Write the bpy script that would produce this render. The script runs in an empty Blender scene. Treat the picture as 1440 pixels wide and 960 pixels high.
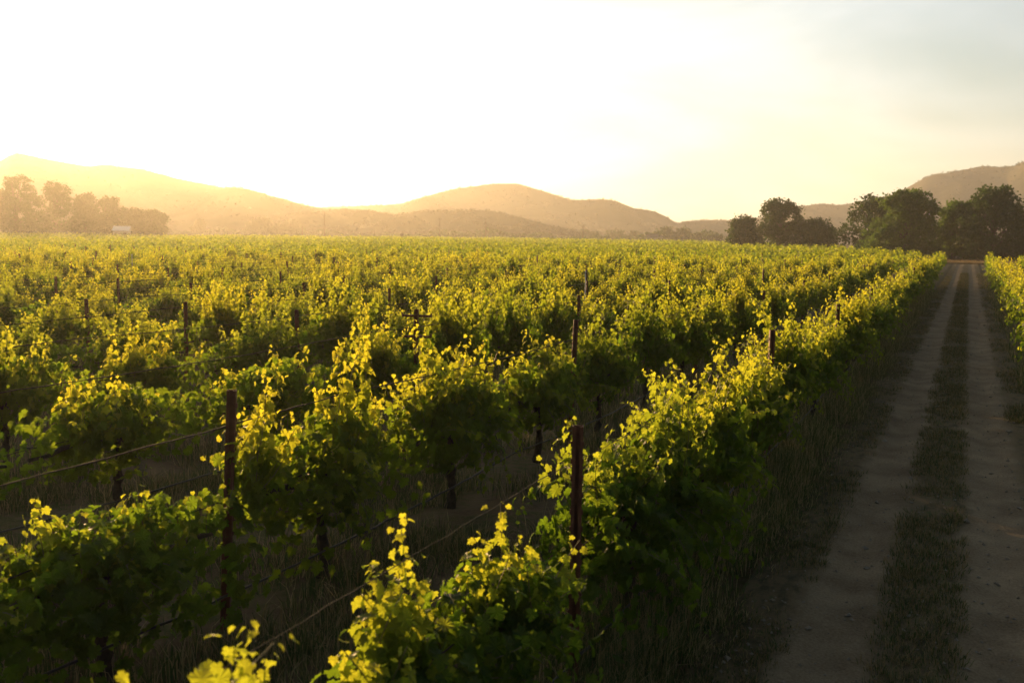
import bpy, math, random
import numpy as np
from mathutils import Vector, Matrix

R = math.radians
S = bpy.context.scene
COL = S.collection

# ------------------------------------------------------------------ camera
TH = R(24.46); PITCH = R(6.13); ROLL = R(0.75); CAMH = 3.3; F = 1400.0
_r0 = Vector((math.cos(TH), math.sin(TH), 0))
_f = Vector((-math.sin(TH) * math.cos(PITCH), math.cos(TH) * math.cos(PITCH), -math.sin(PITCH)))
_u0 = _r0.cross(_f)
_r = _r0 * math.cos(ROLL) + _u0 * math.sin(ROLL)
_u = _u0 * math.cos(ROLL) - _r0 * math.sin(ROLL)
cam_d = bpy.data.cameras.new('camera')
cam = bpy.data.objects.new('camera', cam_d); COL.objects.link(cam)
m3 = Matrix((_r, _u, -_f)).transposed()
cam.matrix_world = Matrix.Translation((0, 0, CAMH)) @ m3.to_4x4()
cam_d.sensor_width = 36; cam_d.lens = 35; cam_d.clip_start = 0.05; cam_d.clip_end = 20000
cam_d.dof.use_dof = True; cam_d.dof.focus_distance = 13.5; cam_d.dof.aperture_fstop = 2.4
S.camera = cam

# ------------------------------------------------------------------ world, sun, exposure
SUN_AZ = R(-51.5)          # clockwise from +Y
SUN_EL = R(6.3)
W = bpy.data.worlds.new('World'); S.world = W; W.use_nodes = True
wn = W.node_tree.nodes; wl = W.node_tree.links
bg = wn['Background']; bg.inputs[1].default_value = 0.05
sky = wn.new('ShaderNodeTexSky'); sky.sky_type = 'NISHITA'; sky.sun_disc = False
sky.sun_elevation = SUN_EL; sky.sun_rotation = SUN_AZ
sky.air_density = 1.0; sky.dust_density = 1.2; sky.ozone_density = 1.0
# a thin veil of high cloud, streaked
tcw = wn.new('ShaderNodeTexCoord'); mpw = wn.new('ShaderNodeMapping'); mpw.inputs['Scale'].default_value = (1.2, 1.2, 5.0); mpw.inputs['Rotation'].default_value = (0.25, 0.2, 0.4)
nzw = wn.new('ShaderNodeTexNoise'); nzw.inputs['Scale'].default_value = 2.2; nzw.inputs['Detail'].default_value = 7; nzw.inputs['Distortion'].default_value = 0.6
wl.new(tcw.outputs['Generated'], mpw.inputs[0]); wl.new(mpw.outputs[0], nzw.inputs['Vector'])
rpw = wn.new('ShaderNodeValToRGB'); e = rpw.color_ramp.elements
e[0].position = 0.40; e[0].color = (3.2, 4.0, 4.3, 1); e[1].position = 0.62; e[1].color = (5.5, 6.0, 6.4, 1)
wl.new(nzw.outputs['Fac'], rpw.inputs[0])
adw = wn.new('ShaderNodeMix'); adw.data_type = 'RGBA'; adw.blend_type = 'ADD'; adw.inputs['Factor'].default_value = 1.0
# the veil is bright round the low sun and thin elsewhere
gow = wn.new('ShaderNodeVectorMath'); gow.operation = 'DOT_PRODUCT'; gow.inputs[1].default_value = (math.sin(SUN_AZ)*math.cos(SUN_EL), math.cos(SUN_AZ)*math.cos(SUN_EL), math.sin(SUN_EL))
wl.new(tcw.outputs['Generated'], gow.inputs[0])
mrw = wn.new('ShaderNodeMapRange'); mrw.interpolation_type = 'SMOOTHSTEP'; mrw.inputs['From Min'].default_value = 0.20; mrw.inputs['From Max'].default_value = 0.95
wl.new(gow.outputs['Value'], mrw.inputs['Value'])
scw = wn.new('ShaderNodeVectorMath'); scw.operation = 'SCALE'; wl.new(rpw.outputs[0], scw.inputs[0]); wl.new(mrw.outputs[0], scw.inputs['Scale'])
wl.new(sky.outputs[0], adw.inputs[6]); wl.new(scw.outputs[0], adw.inputs[7])
wl.new(adw.outputs[2], bg.inputs[0])

sun_d = bpy.data.lights.new('sun', 'SUN'); sun_d.energy = 5.0; sun_d.angle = R(0.55)
sun_d.color = (1.0, 0.605, 0.25)
sun = bpy.data.objects.new('sun', sun_d); COL.objects.link(sun)
sd = Vector((math.sin(SUN_AZ) * math.cos(SUN_EL), math.cos(SUN_AZ) * math.cos(SUN_EL), math.sin(SUN_EL)))
sun.rotation_euler = sd.to_track_quat('Z', 'Y').to_euler()

S.view_settings.view_transform = 'Standard'; S.view_settings.look = 'None'
S.view_settings.gamma = 1; S.view_settings.use_curve_mapping = False
S.view_settings.exposure = 1.2
S.cycles.use_denoising = True
try:
    S.cycles.denoiser = 'OPENIMAGEDENOISE'
except Exception:
    pass
S.cycles.max_bounces = 6; S.cycles.diffuse_bounces = 3; S.cycles.glossy_bounces = 1
S.cycles.transmission_bounces = 3; S.cycles.volume_bounces = 1; S.cycles.transparent_max_bounces = 4
S.cycles.sample_clamp_indirect = 4.0
S.cycles.caustics_reflective = False; S.cycles.caustics_refractive = False

# ------------------------------------------------------------------ helpers
HAZE_DENSITY = 2.6e-4
def cam_xy(px, z):
    """world x, y of photo column px at depth z from the camera"""
    lat = (px - 720) / F * z
    return (-math.sin(TH) * z + math.cos(TH) * lat, math.cos(TH) * z + math.sin(TH) * lat)
def depth(x, y): return -math.sin(TH) * x + math.cos(TH) * y
def lateral(x, y): return math.cos(TH) * x + math.sin(TH) * y
def horizon(px): return 338 - (1357 - px) * math.tan(ROLL)
def height_at(px, py, z): return CAMH + (horizon(px) - py) / F * z

def nmesh(name, V, faces, mats, smooth=False, attrs=None, midx=None):
    """faces: list of (n, k) int arrays"""
    me = bpy.data.meshes.new(name)
    V = np.asarray(V, dtype=np.float32)
    me.vertices.add(len(V)); me.vertices.foreach_set('co', V.ravel())
    tot = np.concatenate([np.full(len(f), f.shape[1], dtype=np.int32) for f in faces])
    loops = np.concatenate([f.ravel() for f in faces]).astype(np.int32)
    start = np.concatenate([[0], np.cumsum(tot)[:-1]]).astype(np.int32)
    me.loops.add(len(loops)); me.loops.foreach_set('vertex_index', loops)
    me.polygons.add(len(tot)); me.polygons.foreach_set('loop_start', start)
    try: me.polygons.foreach_set('loop_total', tot)
    except Exception: pass
    if midx is not None: me.polygons.foreach_set('material_index', midx.astype(np.int32))
    me.polygons.foreach_set('use_smooth', np.full(len(tot), smooth, dtype=bool))
    for k, a in (attrs or {}).items():
        at = me.attributes.new(k, 'FLOAT', 'POINT'); at.data.foreach_set('value', np.asarray(a, dtype=np.float32))
    me.update(calc_edges=True); me.validate()
    for m in (mats if isinstance(mats, (list, tuple)) else [mats]): me.materials.append(m)
    return me
def obj(name, me, parent=None, loc=(0, 0, 0), rz=0.0, kind=None):
    o = bpy.data.objects.new(name, me); COL.objects.link(o)
    o.location = loc; o.rotation_euler = (0, 0, rz)
    if parent is not None: o.parent = parent
    if kind: o['kind'] = kind
    return o
def empty(name, loc=(0, 0, 0), rz=0.0):
    o = bpy.data.objects.new(name, None); COL.objects.link(o)
    o.location = loc; o.rotation_euler = (0, 0, rz); o.empty_display_size = 0.2
    return o
def tag(o, label, cat, group=None, kind=None):
    o['label'] = label; o['category'] = cat
    if group: o['group'] = group
    if kind: o['kind'] = kind
    return o
class MB:
    """collects boxes, tubes and loose quads into one mesh"""
    def __init__(s): s.v = []; s.q = []; s.t = []
    def box(s, c, d, rz=0.0):
        n = len(s.v); ca, sa = math.cos(rz), math.sin(rz)
        for sx, sy, sz in ((-1,-1,-1),(1,-1,-1),(1,1,-1),(-1,1,-1),(-1,-1,1),(1,-1,1),(1,1,1),(-1,1,1)):
            x, y = sx*d[0]/2, sy*d[1]/2
            s.v.append((c[0]+x*ca-y*sa, c[1]+x*sa+y*ca, c[2]+sz*d[2]/2))
        for f in ((0,3,2,1),(4,5,6,7),(0,1,5,4),(1,2,6,5),(2,3,7,6),(3,0,4,7)): s.q.append([n+i for i in f])
    def tube(s, P, rad, seg=6, cap=True):
        P = [Vector(p) for p in P]; n0 = len(s.v)
        for i, p in enumerate(P):
            d = (P[min(i+1, len(P)-1)] - P[max(i-1, 0)]).normalized()
            a = d.cross(Vector((0, 0, 1)));
            if a.length < 0.05: a = d.cross(Vector((0, 1, 0)))
            a.normalize(); b = d.cross(a)
            for k in range(seg):
                t = 2*math.pi*k/seg
                s.v.append(tuple(p + (a*math.cos(t) + b*math.sin(t))*rad[i]))
        for i in range(len(P)-1):
            for k in range(seg):
                k2 = (k+1) % seg
                s.q.append([n0+i*seg+k, n0+i*seg+k2, n0+(i+1)*seg+k2, n0+(i+1)*seg+k])
        if cap:
            e = n0+(len(P)-1)*seg
            for k in range(1, seg-1): s.t.append([n0, n0+k+1, n0+k]); s.t.append([e, e+k, e+k+1])
    def quad(s, a, b, c, d):
        n = len(s.v); s.v += [a, b, c, d]; s.q.append([n, n+1, n+2, n+3])
    def tri(s, a, b, c):
        n = len(s.v); s.v += [a, b, c]; s.t.append([n, n+1, n+2])
    def mesh(s, name, mat, smooth=False):
        fs = []
        if s.q: fs.append(np.array(s.q))
        if s.t: fs.append(np.array(s.t))
        return nmesh(name, np.array(s.v), fs, mat, smooth)

# ------------------------------------------------------------------ materials
def mat(name):
    m = bpy.data.materials.new(name); m.use_nodes = True
    nt = m.node_tree; p = nt.nodes['Principled BSDF']
    return m, nt.nodes, nt.links, p
def ramp(n, stops):
    r = n.new('ShaderNodeValToRGB'); e = r.color_ramp.elements
    while len(e) < len(stops): e.new(0.5)
    for el, (pos, c) in zip(e, stops): el.position = pos; el.color = (*c, 1)
    return r
def noise(n, l, scale, detail=4, coord='Object', vec=None, rough=0.55):
    t = n.new('ShaderNodeTexNoise'); t.inputs['Scale'].default_value = scale; t.inputs['Detail'].default_value = detail
    t.inputs['Roughness'].default_value = rough
    if vec is None:
        c = n.new('ShaderNodeTexCoord'); vec = c.outputs[coord]
    l.new(vec, t.inputs['Vector'])
    return t
def simple(name, c1, c2, scale=6.0, rough=0.8, bump=0.0, metal=0.0, bscale=None):
    m, n, l, p = mat(name)
    t = noise(n, l, scale, 6); r = ramp(n, [(0.32, c1), (0.68, c2)])
    l.new(t.outputs['Fac'], r.inputs[0]); l.new(r.outputs[0], p.inputs['Base Color'])
    p.inputs['Roughness'].default_value = rough; p.inputs['Metallic'].default_value = metal
    if bump:
        b = n.new('ShaderNodeBump'); b.inputs['Strength'].default_value = bump; b.inputs['Distance'].default_value = 0.02
        t2 = noise(n, l, bscale or scale*4, 6); l.new(t2.outputs['Fac'], b.inputs['Height']); l.new(b.outputs[0], p.inputs['Normal'])
    return m
def leafmat(name, dark, light, young, t_dark, t_young, trans=0.5, rough=0.5, use_young=True):
    """thin leaf: diffuse/gloss front plus light passing through"""
    m, n, l, p = mat(name)
    g = n.new('ShaderNodeNewGeometry'); r = ramp(n, [(0.0, dark), (1.0, light)])
    l.new(g.outputs['Random Per Island'], r.inputs[0])
    r2 = ramp(n, [(0.0, t_dark), (1.0, tuple(min(1, c*1.35) for c in t_dark))]); l.new(g.outputs['Random Per Island'], r2.inputs[0])
    col, tcol = r.outputs[0], r2.outputs[0]
    if use_young:
        a = n.new('ShaderNodeAttribute'); a.attribute_name = 'young'
        for which, src in ((0, young), (1, t_young)):
            mx = n.new('ShaderNodeMix'); mx.data_type = 'RGBA'
            l.new(a.outputs['Fac'], mx.inputs['Factor']); l.new(col if which == 0 else tcol, mx.inputs[6]); mx.inputs[7].default_value = (*src, 1)
            if which == 0: col = mx.outputs[2]
            else: tcol = mx.outputs[2]
    l.new(col, p.inputs['Base Color']); p.inputs['Roughness'].default_value = rough
    p.inputs['Specular IOR Level'].default_value = 0.22
    oi = n.new('ShaderNodeObjectInfo'); rv_ = ramp(n, [(0.0, (0.72, 0.80, 0.8)), (0.5, (1, 1, 1)), (1.0, (1.22, 1.10, 1.0))]); l.new(oi.outputs['Random'], rv_.inputs[0])
    if use_young:
        mv = n.new('ShaderNodeMix'); mv.data_type = 'RGBA'; mv.blend_type = 'MULTIPLY'; mv.inputs['Factor'].default_value = 1.0
        l.new(tcol, mv.inputs[6]); l.new(rv_.outputs[0], mv.inputs[7]); tcol = mv.outputs[2]
    tr = n.new('ShaderNodeBsdfTranslucent'); l.new(tcol, tr.inputs[0])
    mix = n.new('ShaderNodeMixShader'); mix.inputs[0].default_value = trans
    out = n['Material Output']
    l.new(p.outputs[0], mix.inputs[1]); l.new(tr.outputs[0], mix.inputs[2]); l.new(mix.outputs[0], out.inputs[0])
    return m

M_LEAF = leafmat('vine leaf', (0.018, 0.040, 0.007), (0.040, 0.075, 0.012), (0.11, 0.14, 0.02),
                 (0.175, 0.270, 0.013), (0.80, 0.80, 0.05), 0.55, 0.55)  # young tips are paler; contrast with interior leaves widened to paint in sunlit tops
M_SHOOT = simple('green cane', (0.10, 0.11, 0.03), (0.16, 0.10, 0.045), 20, 0.6)
M_BARK = simple('vine bark', (0.030, 0.022, 0.016), (0.085, 0.062, 0.045), 25, 0.95, 1.0, bscale=60)
M_RUST = simple('rusted steel', (0.075, 0.021, 0.010), (0.175, 0.058, 0.028), 9, 0.7, 0.3, bscale=50)
M_WIRE = simple('old wire', (0.024, 0.017, 0.012), (0.055, 0.038, 0.026), 12, 0.95)
M_HOSE = simple('black hose', (0.012, 0.012, 0.012), (0.03, 0.028, 0.025), 6, 0.55)
M_STAKE = simple('galvanised stake', (0.35, 0.35, 0.34), (0.5, 0.5, 0.48), 8, 0.5, metal=0.4)
M_TREELEAF = leafmat('oak leaf', (0.014, 0.036, 0.008), (0.036, 0.070, 0.015), (0, 0, 0), (0.06, 0.11, 0.015), (0, 0, 0), 0.3, 0.6, False)
M_TREELEAF2 = leafmat('bright tree leaf', (0.030, 0.072, 0.012), (0.065, 0.125, 0.020), (0, 0, 0), (0.12, 0.20, 0.02), (0, 0, 0), 0.35, 0.6, False)
M_TREEBARK = simple('tree bark', (0.04, 0.032, 0.025), (0.10, 0.08, 0.065), 4, 0.95, 0.6)
M_WOOD = simple('pole wood', (0.07, 0.05, 0.035), (0.14, 0.10, 0.07), 5, 0.9)
M_WALL = simple('plaster', (0.55, 0.50, 0.42), (0.65, 0.60, 0.52), 1.5, 0.9)
M_ROOFW = simple('pale roof', (0.75, 0.72, 0.68), (0.82, 0.8, 0.76), 1.0, 0.5)
M_ROOFD = simple('dark roof', (0.06, 0.05, 0.045), (0.10, 0.085, 0.075), 1.5, 0.8)
M_GLASS = simple('dark window glass', (0.02, 0.022, 0.025), (0.03, 0.032, 0.035), 1.0, 0.1)
M_DOOR = simple('door paint', (0.16, 0.10, 0.07), (0.22, 0.14, 0.10), 2, 0.7)
M_TRACT = simple('tractor paint', (0.03, 0.05, 0.03), (0.05, 0.07, 0.04), 2, 0.4)
M_TYRE = simple('tyre rubber', (0.015, 0.015, 0.015), (0.03, 0.028, 0.026), 6, 0.9)

def grassmat(name, stops, trans=0.3):
    m, n, l, p = mat(name)
    g = n.new('ShaderNodeNewGeometry'); r = ramp(n, stops); r.color_ramp.interpolation = 'LINEAR'
    l.new(g.outputs['Random Per Island'], r.inputs[0]); l.new(r.outputs[0], p.inputs['Base Color'])
    p.inputs['Roughness'].default_value = 0.75; p.inputs['Specular IOR Level'].default_value = 0.2
    tr = n.new('ShaderNodeBsdfTranslucent'); l.new(r.outputs[0], tr.inputs[0])
    mix = n.new('ShaderNodeMixShader'); mix.inputs[0].default_value = trans
    l.new(p.outputs[0], mix.inputs[1]); l.new(tr.outputs[0], mix.inputs[2]); l.new(mix.outputs[0], n['Material Output'].inputs[0])
    return m
M_GRASS = grassmat('meadow grass', [(0.0, (0.045, 0.080, 0.020)), (0.5, (0.09, 0.12, 0.035)), (0.62, (0.24, 0.185, 0.085)), (1.0, (0.40, 0.31, 0.16))])
M_SHORT = grassmat('short worn grass', [(0.0, (0.035, 0.062, 0.016)), (0.5, (0.07, 0.09, 0.026)), (0.62, (0.17, 0.125, 0.055)), (1.0, (0.27, 0.20, 0.095))])

def groundmat():
    m, n, l, p = mat('soil and weeds')
    a = noise(n, l, 0.9, 8); b = noise(n, l, 7.0, 8); c = noise(n, l, 60.0, 4)
    r1 = ramp(n, [(0.30, (0.075, 0.050, 0.028)), (0.50, (0.14, 0.100, 0.056)), (0.58, (0.10, 0.090, 0.034)), (0.8, (0.055, 0.070, 0.020))])
    mx = n.new('ShaderNodeMath'); mx.operation = 'MULTIPLY_ADD'; mx.inputs[1].default_value = 0.55; l.new(b.outputs['Fac'], mx.inputs[0])
    m2 = n.new('ShaderNodeMath'); m2.operation = 'MULTIPLY'; m2.inputs[1].default_value = 0.5; l.new(a.outputs['Fac'], m2.inputs[0])
    l.new(m2.outputs[0], mx.inputs[2]); l.new(mx.outputs[0], r1.inputs[0])
    mul = n.new('ShaderNodeMix'); mul.data_type = 'RGBA'; mul.blend_type = 'MULTIPLY'; mul.inputs['Factor'].default_value = 0.7
    r3 = ramp(n, [(0.3, (0.55, 0.55, 0.55)), (0.7, (1.15, 1.15, 1.15))]); l.new(c.outputs['Fac'], r3.inputs[0])
    l.new(r1.outputs[0], mul.inputs[6]); l.new(r3.outputs[0], mul.inputs[7]); l.new(mul.outputs[2], p.inputs['Base Color'])
    p.inputs['Roughness'].default_value = 1.0; p.inputs['Specular IOR Level'].default_value = 0.1
    bu = n.new('ShaderNodeBump'); bu.inputs['Strength'].default_value = 0.8; bu.inputs['Distance'].default_value = 0.04
    l.new(b.outputs['Fac'], bu.inputs['Height']); l.new(bu.outputs[0], p.inputs['Normal'])
    return m
M_GROUND = groundmat()

def roadmat():
    """two bare wheel tracks in x, weeds between and beside them"""
    m, n, l, p = mat('dirt lane')
    tc = n.new('ShaderNodeTexCoord'); sx = n.new('ShaderNodeSeparateXYZ'); l.new(tc.outputs['Object'], sx.inputs[0])
    mp = n.new('ShaderNodeMapping'); mp.inputs['Scale'].default_value = (1.0, 0.45, 1.0); l.new(tc.outputs['Object'], mp.inputs[0])
    w1 = noise(n, l, 0.9, 7, vec=mp.outputs[0]); w2 = noise(n, l, 9.0, 6, vec=mp.outputs[0])
    def math_(op, a, b=None, c=None):
        k = n.new('ShaderNodeMath'); k.operation = op
        for i, v in enumerate((a, b, c)):
            if v is None: continue
            if isinstance(v, (int, float)): k.inputs[i].default_value = v
            else: l.new(v, k.inputs[i])
        return k.outputs[0]
    wob = math_('ADD', math_('MULTIPLY_ADD', w1.outputs['Fac'], 0.44, -0.22), math_('MULTIPLY_ADD', w2.outputs['Fac'], 0.32, -0.16))
    w0 = noise(n, l, 0.16, 3, vec=tc.outputs['Object'])
    x = math_('ADD', math_('ADD', sx.outputs['X'], wob), math_('MULTIPLY_ADD', w0.outputs['Fac'], 0.5, -0.25))
    dl = math_('ABSOLUTE', math_('ADD', x, 0.86)); dr = math_('ABSOLUTE', math_('SUBTRACT', x, 0.47))
    d = math_('MINIMUM', dl, dr)
    bare = n.new('ShaderNodeMapRange'); bare.inputs['From Min'].default_value = 0.47; bare.inputs['From Max'].default_value = 0.27; l.new(d, bare.inputs['Value'])
    fine = noise(n, l, 45.0, 8); big = noise(n, l, 1.3, 6)
    rd = ramp(n, [(0.36, (0.095, 0.068, 0.040)), (0.64, (0.25, 0.192, 0.122))])
    s1 = math_('MULTIPLY_ADD', fine.outputs['Fac'], 0.45, math_('MULTIPLY', big.outputs['Fac'], 0.55)); l.new(s1, rd.inputs[0])
    rg = ramp(n, [(0.35, (0.055, 0.048, 0.026)), (0.55, (0.12, 0.090, 0.050)), (0.7, (0.075, 0.080, 0.030))]); l.new(w2.outputs['Fac'], rg.inputs[0])
    mx = n.new('ShaderNodeMix'); mx.data_type = 'RGBA'; l.new(bare.outputs[0], mx.inputs['Factor']); l.new(rg.outputs[0], mx.inputs[6]); l.new(rd.outputs[0], mx.inputs[7])
    l.new(mx.outputs[2], p.inputs['Base Color']); p.inputs['Roughness'].default_value = 1.0; p.inputs['Specular IOR Level'].default_value = 0.1
    bu = n.new('ShaderNodeBump'); bu.inputs['Strength'].default_value = 0.9; bu.inputs['Distance'].default_value = 0.05
    l.new(s1, bu.inputs['Height']); l.new(bu.outputs[0], p.inputs['Normal'])
    return m
M_ROAD = roadmat()
def hillmat(name, grass, wood, scale):
    m, n, l, p = mat(name)
    t = noise(n, l, scale, 8, rough=0.65); r = ramp(n, [(0.42, wood), (0.56, grass)]); l.new(t.outputs['Fac'], r.inputs[0])
    l.new(r.outputs[0], p.inputs['Base Color']); p.inputs['Roughness'].default_value = 1.0; p.inputs['Specular IOR Level'].default_value = 0.0
    return m
M_SCRUB = leafmat('hazy scrub', (0.046, 0.048, 0.030), (0.066, 0.064, 0.040), (0, 0, 0), (0.05, 0.05, 0.02), (0, 0, 0), 0.15, 0.9, False)
M_HILL = hillmat('dry hillside', (0.085, 0.078, 0.050), (0.048, 0.050, 0.032), 0.012)

# ------------------------------------------------------------------ setting: ground, lane, hills, haze
def grid_mesh(name, xs, ys, zf, m, smooth=True):
    X, Y = np.meshgrid(xs, ys); Z = zf(X, Y)
    nx, ny = len(xs), len(ys)
    i = np.arange(nx*ny).reshape(ny, nx)
    q = np.stack([i[:-1, :-1], i[:-1, 1:], i[1:, 1:], i[1:, :-1]], -1).reshape(-1, 4)
    return nmesh(name, np.stack([X, Y, Z], -1).reshape(-1, 3), [q], m, smooth)
rg = np.random.default_rng(3)
def wavy(X, Y, amp=0.03):
    z = np.zeros_like(X)
    for fx, fy, ph in ((0.9, 0.5, 0.3), (1.7, -1.1, 2.0), (-2.6, 2.2, 4.1), (4.2, 3.1, 1.2), (5.9, -4.7, 5.0)):
        z += np.sin(fx*X + fy*Y + ph) / (1 + 0.6*abs(fx))
    return amp*z
EXT = 1900.0
gx = np.concatenate([[-EXT, -1100, -600, -250, -120, -70], np.arange(-45, 14.01, 0.3), [25, 60, 150, 500, 1000, EXT]])
gy = np.concatenate([[-440, -200, -60, -15], np.arange(-6, 70.01, 0.3), [85, 110, 160, 300, 600, 900, 1300, EXT]])
def gz(X, Y):
    near = np.clip((70 - np.abs(Y - 30)) / 25, 0, 1) * np.clip((X + 45) / 10, 0, 1) * np.clip((14 - X) / 4, 0, 1)
    lane = np.clip((np.abs(X + 0.2) - 1.5) / 0.5, 0, 1)
    return wavy(X, Y, 0.045) * near * lane - 0.10*(1-lane)
obj('ground', grid_mesh('ground', gx, gy, gz, M_GROUND), kind='structure')
rx = np.arange(-1.75, 1.3501, 0.05); ry = np.concatenate([np.arange(-4, 30, 0.1), np.arange(30, 153.01, 0.5)])
def rz_(X, Y):
    rut = -0.045*np.exp(-((X+0.90)/0.26)**2) - 0.045*np.exp(-((X-0.47)/0.26)**2)
    return 0.03 + rut*(1+0.4*np.sin(0.8*Y+X)) + wavy(3*X, 3*Y, 0.004)
obj('dirt_track', grid_mesh('dirt_track', rx, ry, rz_, M_ROAD), kind='structure')

def hill(name, pts, D, foot, back, seed, rough=0.12, n=260, m=26):
    """ridge through photo columns at distance D; slopes with spurs run to the ground both ways"""
    rs = np.random.default_rng(seed)
    px = np.array([p[0] for p in pts], float); py = np.array([p[1] for p in pts], float)
    u = np.linspace(px[0], px[-1], n); yy = np.interp(u, px, py)
    k = np.ones(5)/5; yy[2:-2] = np.convolve(yy, k, 'valid')
    H = np.maximum(1.0, CAMH + (338 - (1357 - u)*math.tan(ROLL) - yy)/F*D)
    v = np.concatenate([np.linspace(-1, 0, m), np.linspace(0, 1, 10)[1:]])
    U, Vv = np.meshgrid(u, v)
    prof = np.where(Vv <= 0, np.clip(1+Vv, 0, 1)**1.25, np.clip(1-Vv, 0, 1)**1.2)
    spur = np.zeros_like(U)
    for j in range(9):
        fq = rs.uniform(0.006, 0.07); spur += np.sin(fq*U*1.0 + rs.uniform(0, 6) + rs.uniform(-6, 6)*Vv) / (1+25*fq)
    dist = D + Vv*np.where(Vv <= 0, foot, back)
    Hh = H[None, :]*prof*(1 + 0.45*spur*(1-prof)*prof*4*rough*4) 
    Hh = Hh + H.mean()*0.004*rs.normal(size=U.shape)*(prof > 0.02) 
    Hh[0] = -0.6; Hh[-1] = -0.6
    lat = (U-720)/F*dist
    X = -math.sin(TH)*dist + math.cos(TH)*lat; Y = math.cos(TH)*dist + math.sin(TH)*lat
    i = np.arange(U.size).reshape(U.shape)
    q = np.stack([i[:-1, :-1], i[:-1, 1:], i[1:, 1:], i[1:, :-1]], -1).reshape(-1, 4)
    P = np.stack([X, Y, Hh], -1)
    obj(name, nmesh(name, P.reshape(-1, 3), [q], M_HILL, True), kind='structure')
    return P
HILLS = []
HILLS.append((hill('hill_left', [(-420, 300), (-300, 268), (-180, 238), (-90, 250), (-30, 240), (0, 232), (28, 216), (70, 226), (130, 236), (150, 233), (205, 240), (250, 252), (330, 268), (400, 283), (440, 291), (500, 300), (580, 322)], 950, 320, 250, 1), 900, 3.0))
HILLS.append((hill('hill_middle', [(330, 318), (400, 296), (470, 292), (560, 288), (600, 276), (640, 266), (690, 260), (722, 259), (745, 265), (800, 282), (870, 291), (915, 297), (935, 306), (950, 316), (990, 330)], 1300, 400, 260, 2), 1000, 3.8))
HILLS.append((hill('hill_right', [(900, 326), (960, 313), (1020, 311), (1080, 304), (1120, 291), (1145, 287), (1180, 289), (1250, 274), (1290, 252), (1330, 243), (1372, 235), (1410, 238), (1440, 236), (1500, 226), (1600, 235), (1750, 270)], 1400, 500, 260, 4), 1100, 4.2))
HILLS.append((hill('foothill_middle', [(380, 326), (470, 310), (540, 303), (600, 299), (660, 296), (690, 297), (730, 306), (780, 320), (840, 333)], 800, 150, 140, 5), 700, 3.2))
HILLS.append((hill('foothill_left', [(200, 322), (300, 314), (380, 305), (430, 301), (480, 297), (540, 300), (600, 312), (660, 328)], 790, 120, 110, 6), 400, 3.0))

# wooded slopes: one uncountable mass of tree clumps over all the hills
def blob_faces(C, size, rng, per):
    """ragged leafy clump quads round centres"""
    N = len(C)*per
    c = np.repeat(C, per, 0); s = np.repeat(size, per)
    d = rng.normal(size=(N, 3)); d /= np.linalg.norm(d, axis=1, keepdims=True)
    d[:, 2] = np.abs(d[:, 2])*1.0 - 0.15
    c = c + d*(s*rng.uniform(0.5, 1.0, N))[:, None]
    a = rng.normal(size=(N, 3)); a /= np.linalg.norm(a, axis=1, keepdims=True)
    b = np.cross(a, rng.normal(size=(N, 3))); b /= np.linalg.norm(b, axis=1, keepdims=True)
    h = (s*rng.uniform(0.25, 0.5, N))[:, None]
    V = np.stack([c-a*h, c+b*h*0.7, c+a*h, c-b*h*0.7], 1).reshape(-1, 3)
    return V, np.arange(N*4).reshape(-1, 4)
VV = []; n0 = 0; FF = []
for P, cnt, sz in HILLS:
    nv, nu = P.shape[:2]
    v = rg.uniform(0, 26, cnt*4); u = rg.uniform(0, nu-2, cnt*4)
    pat = np.sin(u*0.11+v*0.5)+np.sin(u*0.29-v*0.9+1)+rg.normal(size=len(u))*0.7
    keep = pat > 0.1; v, u = v[keep], u[keep]
    # ridge line trees
    ur = rg.uniform(0, nu-2, cnt//4); v = np.concatenate([v, np.full(len(ur), 24.8)+rg.uniform(-.6, .4, len(ur))]); u = np.concatenate([u, ur])
    vi = np.clip(v.astype(int), 0, nv-2); ui = u.astype(int); fv = (v-vi)[:, None]; fu = (u-ui)[:, None]
    C = (P[vi, ui]*(1-fv)+P[vi+1, ui]*fv)*(1-fu)+(P[vi, ui+1]*(1-fv)+P[vi+1, ui+1]*fv)*fu
    C = C[C[:, 2] > 1.0]
    s = sz*.62*rg.uniform(0.35, 1.0, len(C)); C[:, 2] += s*0.15
    V, Q = blob_faces(C, s, rg, 9); VV.append(V); FF.append(Q+n0); n0 += len(V)
o = obj('hillside_woodland', nmesh('hillside_woodland', np.concatenate(VV), [np.concatenate(FF)], M_SCRUB), kind='stuff')
tag(o, 'hazy scrub and woodland covering the far hillsides', 'woodland', kind='stuff')

# ------------------------------------------------------------------ haze
mh = bpy.data.materials.new('haze air'); mh.use_nodes = True
for nd in list(mh.node_tree.nodes):
    if nd.type == 'BSDF_PRINCIPLED': mh.node_tree.nodes.remove(nd)
pv = mh.node_tree.nodes.new('ShaderNodeVolumePrincipled')
pv.inputs['Color'].default_value = (0.97, 0.95, 0.92, 1); pv.inputs['Density'].default_value = HAZE_DENSITY
pv.inputs['Anisotropy'].default_value = 0.64
mh.node_tree.links.new(pv.outputs[0], mh.node_tree.nodes['Material Output'].inputs['Volume'])
mb = MB(); mb.box((0, 740, 64.0), (3840, 2400, 132)); 
hz = obj('haze', mb.mesh('haze', mh), kind='stuff'); tag(hz, 'golden evening haze filling the valley air', 'haze', kind='stuff')

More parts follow.
